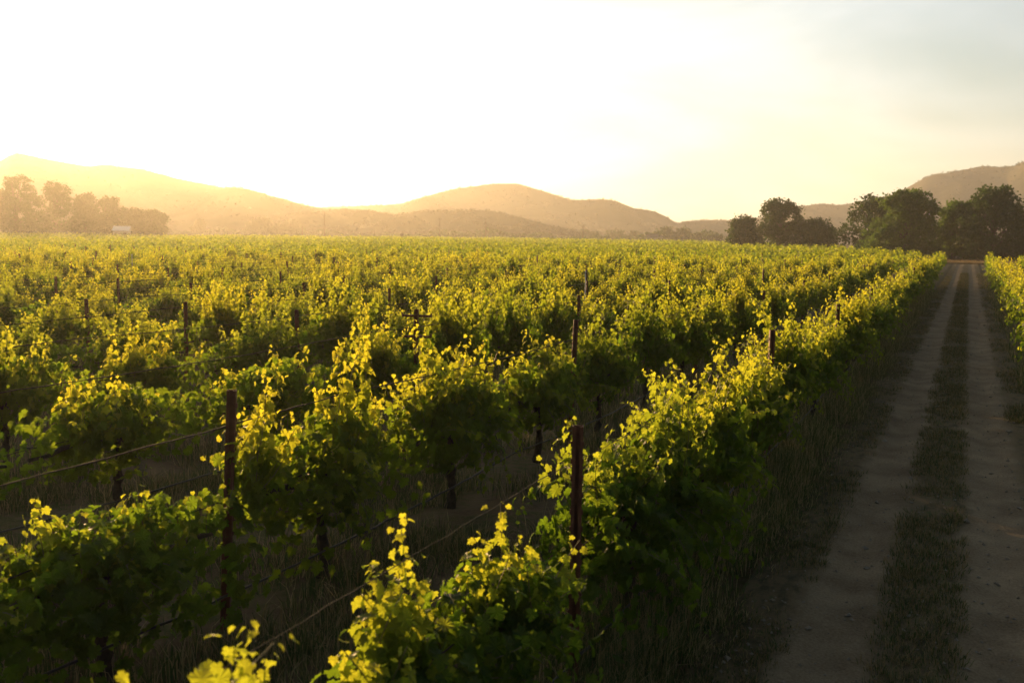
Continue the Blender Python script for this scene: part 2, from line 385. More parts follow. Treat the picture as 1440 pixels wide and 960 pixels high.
# ------------------------------------------------------------------ vines
_half = [(.13, -.10), (.30, -.15), (.40, -.03), (.53, .09), (.50, .23), (.39, .33), (.53, .45), (.55, .61), (.41, .63), (.29, .65), (.25, .80), (.12, .88)]
LEAF_HI = np.array([(0, .36, 0), (0, 0, 0)] + [(-x, y, 0) for x, y in _half] + [(0, 1.02, 0)] + [(x, y, 0) for x, y in _half[::-1]], float)
LEAF_HI[:, 2] = 0.40*np.abs(LEAF_HI[:, 0]) - 0.42*LEAF_HI[:, 1]**2 - 0.5*LEAF_HI[:, 0]**2 + 0.05*np.sin(np.arange(len(LEAF_HI))*2.5)
_n = len(LEAF_HI)
HI_T = np.array([(0, i, i+1) for i in range(1, _n-1)] + [(0, _n-1, 1)])
LEAF_LO = np.array([(0, -.05, 0), (-.50, .12, 0), (-.40, .66, 0), (0, 1.0, 0), (.40, .66, 0), (.50, .12, 0)], float)
LEAF_LO[:, 2] = 0.22*np.abs(LEAF_LO[:, 0]) - 0.30*LEAF_LO[:, 1]**2
LO_Q = np.array([(0, 3, 2, 1), (0, 5, 4, 3)])
def place_leaves(P, N, T, size, hi=True):
    """leaf blades at P with normals N, tips along T"""
    N = N/np.linalg.norm(N, axis=1, keepdims=True)
    T = T - N*(T*N).sum(1, keepdims=True); T /= np.linalg.norm(T, axis=1, keepdims=True) + 1e-9
    B = np.cross(T, N)
    L = LEAF_HI if hi else LEAF_LO; Fc = HI_T if hi else LO_Q
    s = size[:, None, None]
    V = P[:, None] + s*(L[None, :, 0:1]*B[:, None] + L[None, :, 1:2]*T[:, None] + L[None, :, 2:3]*N[:, None])
    Q = (np.arange(len(P))*len(L))[:, None, None] + Fc[None]
    return V.reshape(-1, 3), Q.reshape(-1, Fc.shape[1]), len(L)

def grow(rng, tall=(), n=24, vigour=1.0, half=1.28, fill=260, low=0):
    """shoots of one vine (row runs along local y): list of paths, and leaf arrays"""
    paths = []; LP = []; LN = []; LT = []; LS = []; LY = []
    specs = []
    for i in range(n):
        y = rng.uniform(-half, half) if rng.random() < .30 else np.clip(rng.normal(0, .46), -half, half); up = rng.random() < 0.5
        specs.append((y, rng.normal(0, .09), up, (rng.uniform(.35, .95)*(1.20 - .50*abs(y)/half) if up else rng.uniform(.65, 1.15))*vigour))
    for (y, top) in tall:
        x = rng.normal(0, .10)
        specs.append((y + rng.normal(0, .09), x + rng.normal(0, .08), 'tall', (top - 0.95)*rng.uniform(.5, .8)))
        specs.append((y, x, 'tall', top - 0.95)); specs.append((y + rng.normal(0, .07), x + rng.normal(0, .06), 'tall', (top - 0.95)*rng.uniform(.65, .95)))
    for (y, x, up, length) in specs:
        p = np.array([x, y, 0.95 + rng.uniform(-.08, .10)])
        side = 1 if rng.random() < .5 else -1
        if up == 'tall': d = np.array([rng.normal(0, .10), rng.normal(0, .12), 1.0]); droop = 0.12
        elif up: d = np.array([rng.normal(0, .38), rng.normal(0, .35), 1.0]); droop = 0.25
        else: d = np.array([side*rng.uniform(.5, 1.2), rng.normal(0, .45), .75]); droop = rng.uniform(1.4, 3.2)
        step = 0.042; k = max(5, int(length/step)); path = [p.copy()]
        ang = rng.uniform(0, 6.28)
        for j in range(k):
            d = d/np.linalg.norm(d); d = d + np.array([rng.normal(0, .07), rng.normal(0, .07), -droop*step])
            p = p + d/np.linalg.norm(d)*step
            if p[2] < 0.30: break
            path.append(p.copy())
            f = j/k
            if j < 2 and rng.random() < .5: continue
            ang += 2.6 + rng.normal(0, .5)
            o = np.array([math.cos(ang), math.sin(ang), rng.uniform(-.1, .35)])
            s = rng.uniform(.068, .112)*(1.0 if f < .6 else 1.0 - .55*(f-.6)/.4)
            if f > 0.82: s *= 0.85
            out = np.array([p[0]*1.3, 0, 0])
            for q in range(2 if rng.random() < (.85 if up == 'tall' else .4) else 1):
                if q: o = np.array([math.cos(ang+3+rng.normal(0, .6)), math.sin(ang+3), rng.uniform(-.3, .3)]); s *= rng.uniform(.65, 1.0)
                LP.append(p + o*rng.uniform(.015, .085)); LN.append(o*.55 + out*.5 + np.array([0, 0, .55]) + rng.normal(0, .42, 3))
                LT.append(o*.7 + np.array([0, 0, -.65]) + rng.normal(0, .25, 3)); LS.append(s); LY.append(max(0, (f-.30)/.70)**1.1*min(1, max(.25, (p[2]-.8)/.7)))  # young tone starts early and grows with height, painting lit tops into the colour
        paths.append(path)
    for i in range(fill):
        y = float(np.clip(rng.normal(0, .62), -1.3, 1.3)); a = rng.uniform(0, 6.28); rr = rng.uniform(.5, 1.0)*(1.1 - .38*abs(y)/half)
        px = math.cos(a)*.46*rr; pz = 1.04 + math.sin(a)*.48*rr + .05*math.sin(y*4)
        o = np.array([math.cos(a), rng.normal(0, .3), math.sin(a)*.6+.2])
        LP.append((px, y, pz)); LN.append(o + rng.normal(0, .4, 3)); LT.append(np.array([px*.8, rng.normal(0, .4), -.8]) + rng.normal(0, .2, 3))
        LS.append(rng.uniform(.075, .12)); LY.append(0)
    for i in range(low):
        y = rng.uniform(-half-.1, half+.1); a = rng.uniform(0, 6.28); px = math.cos(a)*rng.uniform(.3, .55); pz = rng.uniform(.22, .95)
        LP.append((px, y, pz)); LN.append(np.array([math.cos(a), rng.normal(0, .4), .4]) + rng.normal(0, .4, 3)); LT.append(np.array([px*.5, rng.normal(0, .4), -.8]))
        LS.append(rng.uniform(.075, .12)); LY.append(0)
    return paths, np.array(LP), np.array(LN), np.array(LT), np.array(LS), np.array(LY)

def vine_meshes(seed, tall=(), n=24, vigour=1.0, hi=True, fill=260, thin=1.0, low=0):
    rng = np.random.default_rng(seed)
    paths, P, N, T, s, yg = grow(rng, tall, n, vigour, fill=fill, low=low)
    if thin < 1.0:
        k = rng.random(len(P)) < thin; P, N, T, s, yg = P[k], N[k], T[k], s[k]/math.sqrt(thin), yg[k]
    V, Q, nl = place_leaves(P, N, T, s, hi)
    mb = MB()
    for p in paths:
        pp = p[::4] + [p[-1]] if len(p) % 4 != 1 else p[::4]
        if len(pp) > 1: mb.tube(pp, [.006*(1-.6*i/len(pp)) for i in range(len(pp))], 3, False)
    SV = np.array(mb.v); SQ = np.array(mb.q) + len(V)
    fol = nmesh('foliage', np.concatenate([V, SV]), [Q, SQ], [M_LEAF, M_SHOOT], False,
                {'young': np.concatenate([np.repeat(yg, nl), np.zeros(len(SV))])}, np.concatenate([np.zeros(len(Q)), np.ones(len(SQ))]))
    mb = MB(); lean = rng.uniform(-.10, .10); lx = rng.uniform(-.05, .05)
    tp = []; tr = []
    for i in range(10):
        f = i/9; tp.append((lx*math.sin(f*3)+rng.normal(0, .012), lean*(1-f)+rng.normal(0, .012), -.05 + f*.97)); tr.append(.062 - .02*f + rng.uniform(-.008, .010))
    tr[0] = .085; tr[-1] = .06
    mb.tube(tp, tr, 8)
    trunk = mb.mesh('trunk', M_BARK, True)
    mb = MB()
    for sgn in (-1, 1):
        cp = [(0, 0, .90)]; cr = [.045]
        for i in range(1, 10):
            f = i/9; cp.append((rng.normal(0, .015), sgn*1.2*f, .93 + .05*math.sin(f*3) + rng.normal(0, .012))); cr.append(.04 - .022*f + rng.uniform(-.004, .006))
        mb.tube(cp, cr, 7)
    cord = mb.mesh('cordon', M_BARK, True)
    return trunk, cord, fol, (V, Q, np.repeat(yg, nl))

def rnd_tall(rng, k, lo=1.7, hi=2.4):
    c = rng.uniform(-.7, .7)
    return [((rng.uniform(-1.2, 1.2) if rng.random() < .5 else np.clip(rng.normal(c, .25), -1.2, 1.2)), rng.uniform(lo, hi)) for _ in range(k)]
rr = np.random.default_rng(77)
HI_SET = [vine_meshes(100+i, rnd_tall(rr, 6 + i % 4), 34, 1.0, True, 520) for i in range(9)]
MID_SET = [vine_meshes(300+i, rnd_tall(rr, 6 + i % 4), 34, 1.0, False, 480, 0.85) for i in range(8)]
LOW_SET = [vine_meshes(500+i, rnd_tall(rr, 6 + i % 4), 32, 1.0, False, 400, 0.45) for i in range(6)]

ROW1, PITCHX = -2.48, 3.06
def row_x(k): return ROW1 - PITCHX*(k-1)
def post_phase(k): return {1: 6.35, 2: 6.4, 3: 6.9}.get(k, 6.6 + (0.27*k) % 1.7)
EDGE = [(-1.9, 118), (-25, 228), (-91, 387), (-200, 420), (-232, 395), (-236, 250), (-269, 229), (-433, 155), (-700, 30)]
def row_end(x):
    ex = [-e[0] for e in EDGE]; return float(np.interp(-x, ex, [e[1] for e in EDGE]))
ORD = ['', 'first', 'second', 'third', 'fourth', 'fifth', 'sixth', 'seventh', 'eighth', 'ninth', 'tenth', 'eleventh', 'twelfth', 'thirteenth', 'fourteenth', 'fifteenth', 'sixteenth', 'seventeenth', 'eighteenth', 'nineteenth']
TENS = {20: 'twent', 30: 'thirt', 40: 'fort', 50: 'fift', 60: 'sixt', 70: 'sevent', 80: 'eight', 90: 'ninet'}
def ordw(n):
    if n < 20: return ORD[n]
    t = n//10*10
    return TENS[t]+'ieth' if n % 10 == 0 else TENS[t]+'y-'+ORD[n % 10]
def proj(x, y, z):
    d = Vector((x, y, z - CAMH)); zc = d.dot(_f)
    return (720 + F*d.dot(_r)/zc, 480 - F*d.dot(_u)/zc, zc) if zc > 0.3 else (None, None, zc)

cand = []
VINE_GAP = 8.0/3
rj = random.Random(5)
for k in list(range(1, 330)) + [-1, -2, -3, -4]:
    x = row_x(k) if k > 0 else 1.98 + 2.9*(-k-1)
    y0 = post_phase(max(1, abs(k))) + VINE_GAP/2
    y1 = row_end(x) if k > 0 else 112
    jmin = int(math.floor((-2 - y0)/VINE_GAP)); jmax = int((y1 - y0)/VINE_GAP)
    for j in range(jmin, jmax+1):
        y = y0 + j*VINE_GAP
        z = depth(x, y)
        if z < 1.2: continue
        a = math.degrees(math.atan2(lateral(x, y), z))
        if z < 5: ok = abs(a) < 60
        else: ok = -31.5 - 40/z < a < 31.5
        if ok: cand.append((z, k, j, x, y))
cand.sort()
shown = []; rest = []
for c in cand:
    z, k, j, x, y = c
    inn = False
    for yy in (y-1.25, y-.6, y, y+.6, y+1.25):
        for zz in (0.6, 1.0, 1.6):
            px, py, zc = proj(x, yy, zz)
            if px is not None and zc > .5 and -5 < px < 1445 and py < 965: inn = True
    (shown if inn and len(shown) < 298 else rest).append(c)
idx = {}
byrow = {}
for c in shown: byrow.setdefault(c[1], []).append(c)
for k, L in byrow.items():
    for q, c in enumerate(sorted(L, key=lambda c: c[4])): idx[(c[1], c[2])] = q+1

# the nearest vines have their own shoots: (row, j) -> (seed, tall shoots (offset along row, height), n, vigour, label)
SPECIAL = {}
LOWFOL = {(2, 2): 420, (2, 3): 420, (2, 5): 420, (2, 8): 120, (1, 8): 260, (1, 10): 220, (1, 5): 200, (3, 7): 250}
def special(k, y, seed, tall, n=26, vig=1.0, label=None):
    y0 = post_phase(k) + VINE_GAP/2; j = round((y - y0)/VINE_GAP); SPECIAL[(k, j)] = (seed, tall, n, vig, label)
special(1, 2.3, 11, [(0.5, 1.93), (-.15, 2.2)], -9, .5, 'blurred vine shoot tips poking up at the bottom left corner of the photo')
special(1, 5.0, 12, [(-.9, 1.95), (-.7, 2.22), (-.45, 1.95), (.2, 1.75), (.45, 1.95), (.75, 1.85)], 26, .62, 'soft-focus bushy grapevine before the nearest rusty post, at the bottom centre')
special(1, 7.7, 13, [(-.8, 1.95), (-.3, 2.1), (.2, 2.0), (.6, 2.2), (.9, 2.0), (1.2, 2.15)], 34, 1.1, 'large sunlit grapevine spilling right just behind the nearest rusty post')
special(1, 10.4, 14, [(-.9, 2.1), (-.2, 2.0), (.4, 2.3), (.6, 2.2), (1.0, 2.2)], 32, 1.1, 'tall bright grapevine with upright shoots, second behind the nearest rusty post')
special(2, 2.6, 21, [(-.5, 1.7), (.3, 1.95), (.7, 1.75)], 26, .85, 'dark shaded grapevine filling the bottom left, leftmost of the second row')
special(2, 5.27, 22, [(-.4, 1.75), (.3, 1.6), (-1.0, 1.5), (1.0, 1.45)], 26, .75, 'low shaded grapevine with few shoots, just left of the left rusty post')
special(2, 7.93, 23, [(-1.1, 2.15), (-1.0, 2.0), (-.85, 1.8), (.55, 2.4), (.6, 2.15), (.3, 1.75), (1.15, 1.75)], 24, .9, 'grapevine with one tall pointed shoot, just right of the left rusty post')
special(2, 10.6, 24, [(-.3, 2.1), (.1, 2.2), (.3, 2.4), (-.5, 1.85), (.75, 2.0), (.9, 1.9), (-1.1, 1.6)], 28, 1.0, 'rounded grapevine on a bare leaning trunk in the middle of the second row')
special(2, 13.27, 25, [(-.5, 1.85), (.2, 2.0), (.7, 1.85)], 26, .95, 'upright sunlit grapevine in the second row just before its centre post')
special(3, 9.3, 31, [(-.6, 1.7), (.2, 1.6)], 26, .8)
special(3, 12.0, 32, [(.3, 1.75)], 26, .85)
special(3, 6.7, 33, [(-.8, 1.75), (.6, 1.6)], 26, .8)

def vine(sets, x, y, rz, sc, label, group):
    r = empty('grapevine', (x, y, 0), rz); r.scale = sc
    for nm, me in zip(('trunk', 'cordon', 'foliage'), sets[:3]): obj(nm, me, r)
    tag(r, label, 'grapevine', group)
    return r
def copy_vine(src, x, y, rz, sc, label):
    r = src.copy(); COL.objects.link(r); r.location = (x, y, 0); r.rotation_euler = (0, 0, rz); r.scale = sc
    r['label'] = label
    for ch in src.children:
        c = ch.copy(); COL.objects.link(c); c.parent = r
    return r
rv = random.Random(9)
first = {}
for (z, k, j, x, y) in shown:
    n = idx[(k, j)]
    if k > 0: lab = '%s grapevine from the near end of the %s row left of the dirt track' % (ordw(n), ordw(k))
    else: lab = '%s grapevine in view along the %s row right of the dirt track' % (ordw(n), ordw(-k))
    jx = rv.uniform(-.08, .08); jy = rv.uniform(-.15, .15)
    if (k, j) in SPECIAL:
        seed, tall, ns, vig, l2 = SPECIAL[(k, j)]
        sparse = ns < 0
        vine(vine_meshes(seed, tall, abs(ns) if sparse else int(ns*1.5), vig, True, 60 if sparse else 560, 1.0, LOWFOL.get((k, round(y)), 0)), x, y + {(1, 8): .28, (1, 5): -.22}.get((k, round(y)), 0), 0, (1, 1, .62 + .38*min(1, vig/.9) if k == 1 and not sparse else (.86 if k == 2 and y < 6 else 1)), l2 or lab, 'grapevines in the near rows')
        continue
    key, SET = ('hi', HI_SET) if z < 27 else (('mid', MID_SET) if z < 50 else ('low', LOW_SET))
    v = rv.randrange(len(SET)); rz = rv.choice((0, math.pi)) + rv.uniform(-.05, .05)
    if k < 0: rz = rv.choice((0, math.pi))
    s = rv.uniform(.9, 1.06); sc = (s*rv.choice((-1, 1))*rv.uniform(.82, 1.0), s, rv.uniform(.78, 1.10) + .05*math.sin(x*.21 + y*.13))
    if (key, v) not in first: first[(key, v)] = vine(SET[v], x+jx, y+jy, rz, sc, lab, 'grapevines in the near rows')
    else: copy_vine(first[(key, v)], x+jx, y+jy, rz, sc, lab)

# the thousands of vines behind those: one mass of leaves
VV = []; FQ = []; YG = []; n0 = 0
rng = np.random.default_rng(21)
far = []
for (z, k, j, x, y) in rest:
    if z < 75:
        V, Q, yg = LOW_SET[rv.randrange(len(LOW_SET))][3]
        a = rv.choice((0, math.pi)); s = rv.uniform(.92, 1.06)
        W_ = V*s; ca, sa = math.cos(a), math.sin(a)
        W_ = np.stack([W_[:, 0]*ca - W_[:, 1]*sa + x, W_[:, 0]*sa + W_[:, 1]*ca + y, W_[:, 2]], -1)
        VV.append(W_); FQ.append(Q+n0); YG.append(yg); n0 += len(V)
    else: far.append((x, y, z))
far = np.array(far)
for lo, hi_, cnt, sz in ((0, 110, 120, .17), (110, 170, 62, .24), (170, 280, 34, .34), (280, 450, 18, .50), (450, 2000, 11, .70)):
    b = far[(far[:, 2] >= lo) & (far[:, 2] < hi_)]
    if not len(b): continue
    N_ = len(b)*cnt
    vig = np.repeat(rng.uniform(.74, 1.12, len(b)) + .06*np.sin(b[:, 0]*.11 + b[:, 1]*.07), cnt)
    cx = np.repeat(b[:, 0], cnt); cy = np.repeat(b[:, 1], cnt)
    yo = np.clip(rng.normal(0, .62, N_), -1.33, 1.33); a = rng.uniform(-.35, math.pi+.35, N_); q = rng.uniform(.6, 1, N_)
    # canopy shell plus upright shoot tips
    tip = rng.random(N_) < .42
    xo = np.where(tip, rng.normal(0, .16, N_), np.cos(a)*.40*q)
    zo = np.where(tip, 1.2 + np.abs(rng.normal(0, .38, N_)), 1.0 + np.sin(a)*.42*q)*vig
    # shoots gather into spikes along the row
    yo = np.where(tip, np.repeat(rng.uniform(-.9, .9, (len(b), 3)), cnt, 0)[np.arange(N_), rng.integers(0, 3, N_)] + rng.normal(0, .12, N_), yo)
    P = np.stack([cx+xo, cy+yo, np.minimum(zo, 2.2)], -1)
    Nn = np.stack([xo*1.2, rng.normal(0, .5, N_), rng.normal(.35, .5, N_)], -1) + rng.normal(0, .35, (N_, 3))
    T = np.stack([rng.normal(0, .5, N_), rng.normal(0, .5, N_), np.full(N_, -.6)], -1)
    V, Q, nl = place_leaves(P, Nn, T, sz*rng.uniform(.7, 1.2, N_), False)
    VV.append(V); FQ.append(Q+n0); n0 += len(V); YG.append(np.repeat(np.where(tip, rng.uniform(.0, .6, N_), 0), nl))
o = obj('vineyard_rows', nmesh('vineyard_rows', np.concatenate(VV), [np.concatenate(FQ)], M_LEAF, False, {'young': np.concatenate(YG)}))
tag(o, 'rows of leafy vines running on to the far edge of the valley floor', 'vineyard', kind='stuff')
print('vines', len(shown), 'rest', len(rest), 'verts', n0)

# ------------------------------------------------------------------ posts, wires, hoses
def post_mesh():
    mb = MB(); w, d, t, h = .075, .045, .007, 2.0
    mb.box((0, 0, h/2-.2), (w, t, h+.4))                          # web of the rolled channel
    for s in (-1, 1):
        mb.box((s*(w/2-t/2), -d/2-t/2+.0005, h/2-.202), (t, d, h+.4))
        mb.box((s*(w/2-.013), -d-t/2-.002, h/2-.204), (.02, t, h+.4))
        for i in range(12):
            mb.box((s*(w/2+.004), -.012, .55+i*.12), (.008, .014, .035))   # wire hooks
    return mb.mesh('trellis_post', M_RUST)
PM = post_mesh()
def arm_mesh():
    mb = MB(); mb.box((0, .022, 0), (.52, .03, .04))
    for s in (-1, 1): mb.box((s*.255, .022, .03), (.02, .034, .05))
    return mb.mesh('cross_arm', M_RUST)
AM = arm_mesh()
posts = []
for k in list(range(1, 60)) + [-1]:
    x = row_x(k) if k > 0 else 1.98
    for j in range(-1, 30):
        y = post_phase(abs(k)) + 8.0*j
        if y > row_end(x) - 3: break
        z = depth(x, y)
        if z < 2 or z > 100: continue
        a = proj(x, y, 1.8)
        if (k, j) == (3, 0): continue
        if a[0] is None or not (0 < a[0] < 1440 and a[1] < 960): continue
        posts.append((z, k, j, x, y))
posts.sort(); posts = posts[:240]
cnt = {}
for z, k, j, x, y in sorted(posts, key=lambda p: (p[1], p[4])):
    cnt[k] = cnt.get(k, 0)+1
    p = obj('trellis_post', PM, None, (x, y, 0), R(24 + rv.uniform(-18, 18)))
    far_ = z > 18
    p.rotation_euler.x = rv.uniform(-.02, .02)*(1.6 if far_ else 1); p.rotation_euler.y = rv.uniform(-.02, .02)
    p.scale.z = rv.uniform(.85, .97) if far_ else 1.0
    lab = '%s rusty post from the near end of the %s row %s of the track' % (ordw(cnt[k]), ordw(abs(k)), 'left' if k > 0 else 'right')
    if (k, j) == (1, 0): lab = 'large rusty steel post standing right of the front blurred vine'; p.rotation_euler = (0, 0, R(20)); p.location.x += .10
    if (k, j) == (2, 0): lab = 'tall rusty steel post left of centre with a wire running past its top'; p.rotation_euler = (0, R(2.6), R(30))
    if (k, j) == (2, 1): lab = 'rusty steel post in the second row, behind the rounded vine, upper centre'; p.rotation_euler = (0, R(2.0), R(24))
    tag(p, lab, 'post', 'rusty trellis posts along the rows')
    if (k, j) in ((3, 1), (7, 2)):
        lab = 'rusty trellis post with two short cross arms in the %s row left of the track' % ordw(k); p['label'] = lab
        for hh in (1.88, 1.52): obj('cross_arm', AM, p, (0, 0, hh))
for (px, top, z, n) in ((192, 357, 47, 'left field'), (803, 386, 33, 'field centre')):
    x, y = cam_xy(px, z); k = round((ROW1 - x)/PITCHX)+1; x = row_x(k)+.25
    mb = MB(); mb.tube([(0, 0, -.2), (0.01, 0, 1.0), (0, .01, 2.15)], [.018, .018, .017], 8)
    mb.box((0, 0, 2.1), (.05, .05, .03))
    tag(obj('metal_stake', mb.mesh('metal_stake', M_STAKE, True), None, (x, y, 0)), 'thin pale metal stake among the vines in the %s' % n, 'stake', 'thin pale stakes')

def line_mesh(name, m, y0, y1, h, rad, seed, sag, seg=5, knob=0.0, step=.35):
    rs = random.Random(seed); mb = MB(); P = []; Rr = []
    n = int((y1-y0)/step)
    ph = rs.uniform(0, 8)
    for i in range(n+1):
        y = y0 + (y1-y0)*i/n; f = ((y-ph) % 8.0)/8.0
        P.append((rs.uniform(-.004, .004), y, h - sag*4*f*(1-f) + rs.uniform(-.006, .006)*(1+40*sag*0)))
        Rr.append(rad*(1+knob*max(0, rs.gauss(0, 1))))
    mb.tube(P, Rr, seg); return mb.mesh(name, m, True)
for k in range(1, 15):
    x = row_x(k); ys = max(-2.0, (abs(x)*math.cos(R(56)))*0.9 - 3); ye = min(row_end(x), 62)
    for (nm, m, h, rad, sag, kn, cat, txt) in (('trellis_wire', M_WIRE, 1.73, .0022 if k == 1 else .0055, .05, .45, 'wire', 'rusty upper trellis wire with dry tendrils'),
                                       ('cordon_wire', M_WIRE, 1.08, .004, .03, .3, 'wire', 'thin lower wire carrying the vine arms'),
                                       ('drip_hose', M_HOSE, .36, .011, .10, 0.0, 'hose', 'black drip irrigation hose strung low')):
        me = line_mesh(nm, m, ys, ye, h, rad, k*7+int(h*10), sag, 6 if k < 5 else 4, kn, .18 if k < 4 else .5)
        tag(obj(nm, me, None, (x + (.045 if nm != 'drip_hose' else .09), 0, 0)), '%s along the %s row left of the dirt track' % (txt, ordw(k)), cat, nm.replace('_', ' ')+'s along the rows')

# ------------------------------------------------------------------ grass
def blades(C, hgt, wid, rng, per, spread, lean=.35):
    N = len(C)*per
    c = np.repeat(C, per, 0).copy(); h = np.repeat(hgt, per)*rng.uniform(.45, 1.15, N); w = wid*rng.uniform(.6, 1.4, N)
    a = rng.uniform(0, 6.28, N); rd = spread*np.sqrt(rng.random(N))
    c[:, 0] += np.cos(a)*rd; c[:, 1] += np.sin(a)*rd
    la = a + rng.normal(0, .7, N); ln = np.abs(rng.normal(0, lean, N))*h
    ld = np.stack([np.cos(la), np.sin(la), np.zeros(N)], -1); sd_ = np.stack([-np.sin(la), np.cos(la), np.zeros(N)], -1)
    fa = rng.uniform(0, 3.14, N); sd_ = np.stack([np.cos(fa), np.sin(fa), np.zeros(N)], -1)
    up = np.array([0, 0, 1.0])
    mid = c + ld*(ln*.3)[:, None] + up*(h*.55)[:, None]
    tip = c + ld*ln[:, None] + up*(h*np.clip(1-.35*(ln/h)**2, .4, 1))[:, None]
    V = np.stack([c-sd_*(w/2)[:, None], c+sd_*(w/2)[:, None], mid+sd_*(w*.4)[:, None], mid-sd_*(w*.4)[:, None], tip], 1).reshape(-1, 3)
    b = (np.arange(N)*5)[:, None]
    return V, b+np.array([[0, 1, 2, 3]]), b+np.array([[3, 2, 4]])
def scatter(n, x0, x1, y0, y1, rng, clump=None):
    t = rng.random(n); y = y0 + (y1-y0)*t**1.8; x = rng.uniform(x0, x1, n)
    C = np.stack([x, y, np.zeros(n)], -1)
    if clump is not None:
        pat = np.sin(x*2.3+y*.9)+np.sin(y*2.1-x*1.3+2)+rng.normal(0, .6, n); C = C[pat > clump]
    return C
rng = np.random.default_rng(31)
parts = []
C = scatter(8500, -2.85, -1.58, 1.5, 70, rng, -1.1); e = np.clip((-1.5 - C[:, 0])/.6, .25, 1)
parts.append(blades(C, .42*e*rng.uniform(.5, 1.2, len(C)), .008, rng, 14, .10, .4))
C = scatter(1500, 1.25, 2.6, 25, 110, rng, -.6); parts.append(blades(C, .32*rng.uniform(.5, 1.2, len(C)), .014, rng, 10, .13, .4))
for k in range(1, 7):
    x = row_x(k); C = scatter(6500 if k < 4 else 2500, x-2.9, x-.1, 1.0+k*1.2, 32, rng, -.2)
    C[:, 2] = -.02
    parts.append(blades(C, .26*rng.uniform(.4, 1.5, len(C)), .009, rng, 11, .12, .5))
def join(parts, name, m):
    n0 = 0; VV = []; Q = []; T = []
    for V, q, t in parts: VV.append(V); Q.append(q+n0); T.append(t+n0); n0 += len(V)
    return nmesh(name, np.concatenate(VV), [np.concatenate(Q), np.concatenate(T)], m)
tag(obj('grass', join(parts, 'grass', M_GRASS)), 'uncut green and straw grass under and between the vine rows', 'grass', kind='stuff')
parts = []
C = scatter(7500, -.54, .12, 1.5, 110, rng, -1.3); parts.append(blades(C, .085*rng.uniform(.4, 1.4, len(C)), .006, rng, 14, .085, .8))
C = scatter(5200, -1.75, -1.17, 1.5, 100, rng, -.5); parts.append(blades(C, .075*rng.uniform(.4, 1.4, len(C)), .006, rng, 12, .08, .8))
C = scatter(1500, .86, 1.35, 20, 110, rng, -.2); parts.append(blades(C, .10*rng.uniform(.4, 1.4, len(C)), .008, rng, 12, .1, .7))
for V, q, t in parts: V[:, 2] += .02
tag(obj('track_grass', join(parts, 'track_grass', M_SHORT)), 'short worn grass strip between and beside the wheel tracks', 'grass', kind='stuff')
n = 2600; t = rng.random(n)**1.7; py_ = 2 + 60*t; px_ = rng.uniform(-1.6, 1.1, n); sz_ = rng.uniform(.006, .022, n)*(1+1.2*(rng.random(n) < .06))
d = rng.normal(size=(n, 6, 3))*.18 + np.array([[1, 0, 0], [-1, 0, 0], [0, 1, 0], [0, -1, 0], [0, 0, .7], [0, 0, -.7]])[None]
V = d*sz_[:, None, None] + np.stack([px_, py_, rz_(px_, py_) + .3*sz_], -1)[:, None]
t_ = np.array([[0, 2, 4], [2, 1, 4], [1, 3, 4], [3, 0, 4], [2, 0, 5], [1, 2, 5], [3, 1, 5], [0, 3, 5]])
M_STONE = simple('field stone', (0.13, 0.105, 0.08), (0.26, 0.22, 0.17), 3, 0.95)
tag(obj('gravel', nmesh('gravel', V.reshape(-1, 3), [((np.arange(n)*6)[:, None, None]+t_[None]).reshape(-1, 3)], M_STONE)), 'small stones and clods lying on the dirt track', 'gravel', kind='stuff')
# dry grass headland where the lane ends
C = scatter(5000, -9, 12, 153, 172, rng); parts = [blades(C, .30*rng.uniform(.5, 1.3, len(C)), .05, rng, 5, .3, .5)]
M_DRY = grassmat('dry grass', [(0.0, (0.16, 0.11, 0.055)), (1.0, (0.28, 0.21, 0.11))])
tag(obj('dry_grass', join(parts, 'dry_grass', M_DRY)), 'dry straw-coloured grass at the far end of the dirt track', 'grass', kind='stuff')

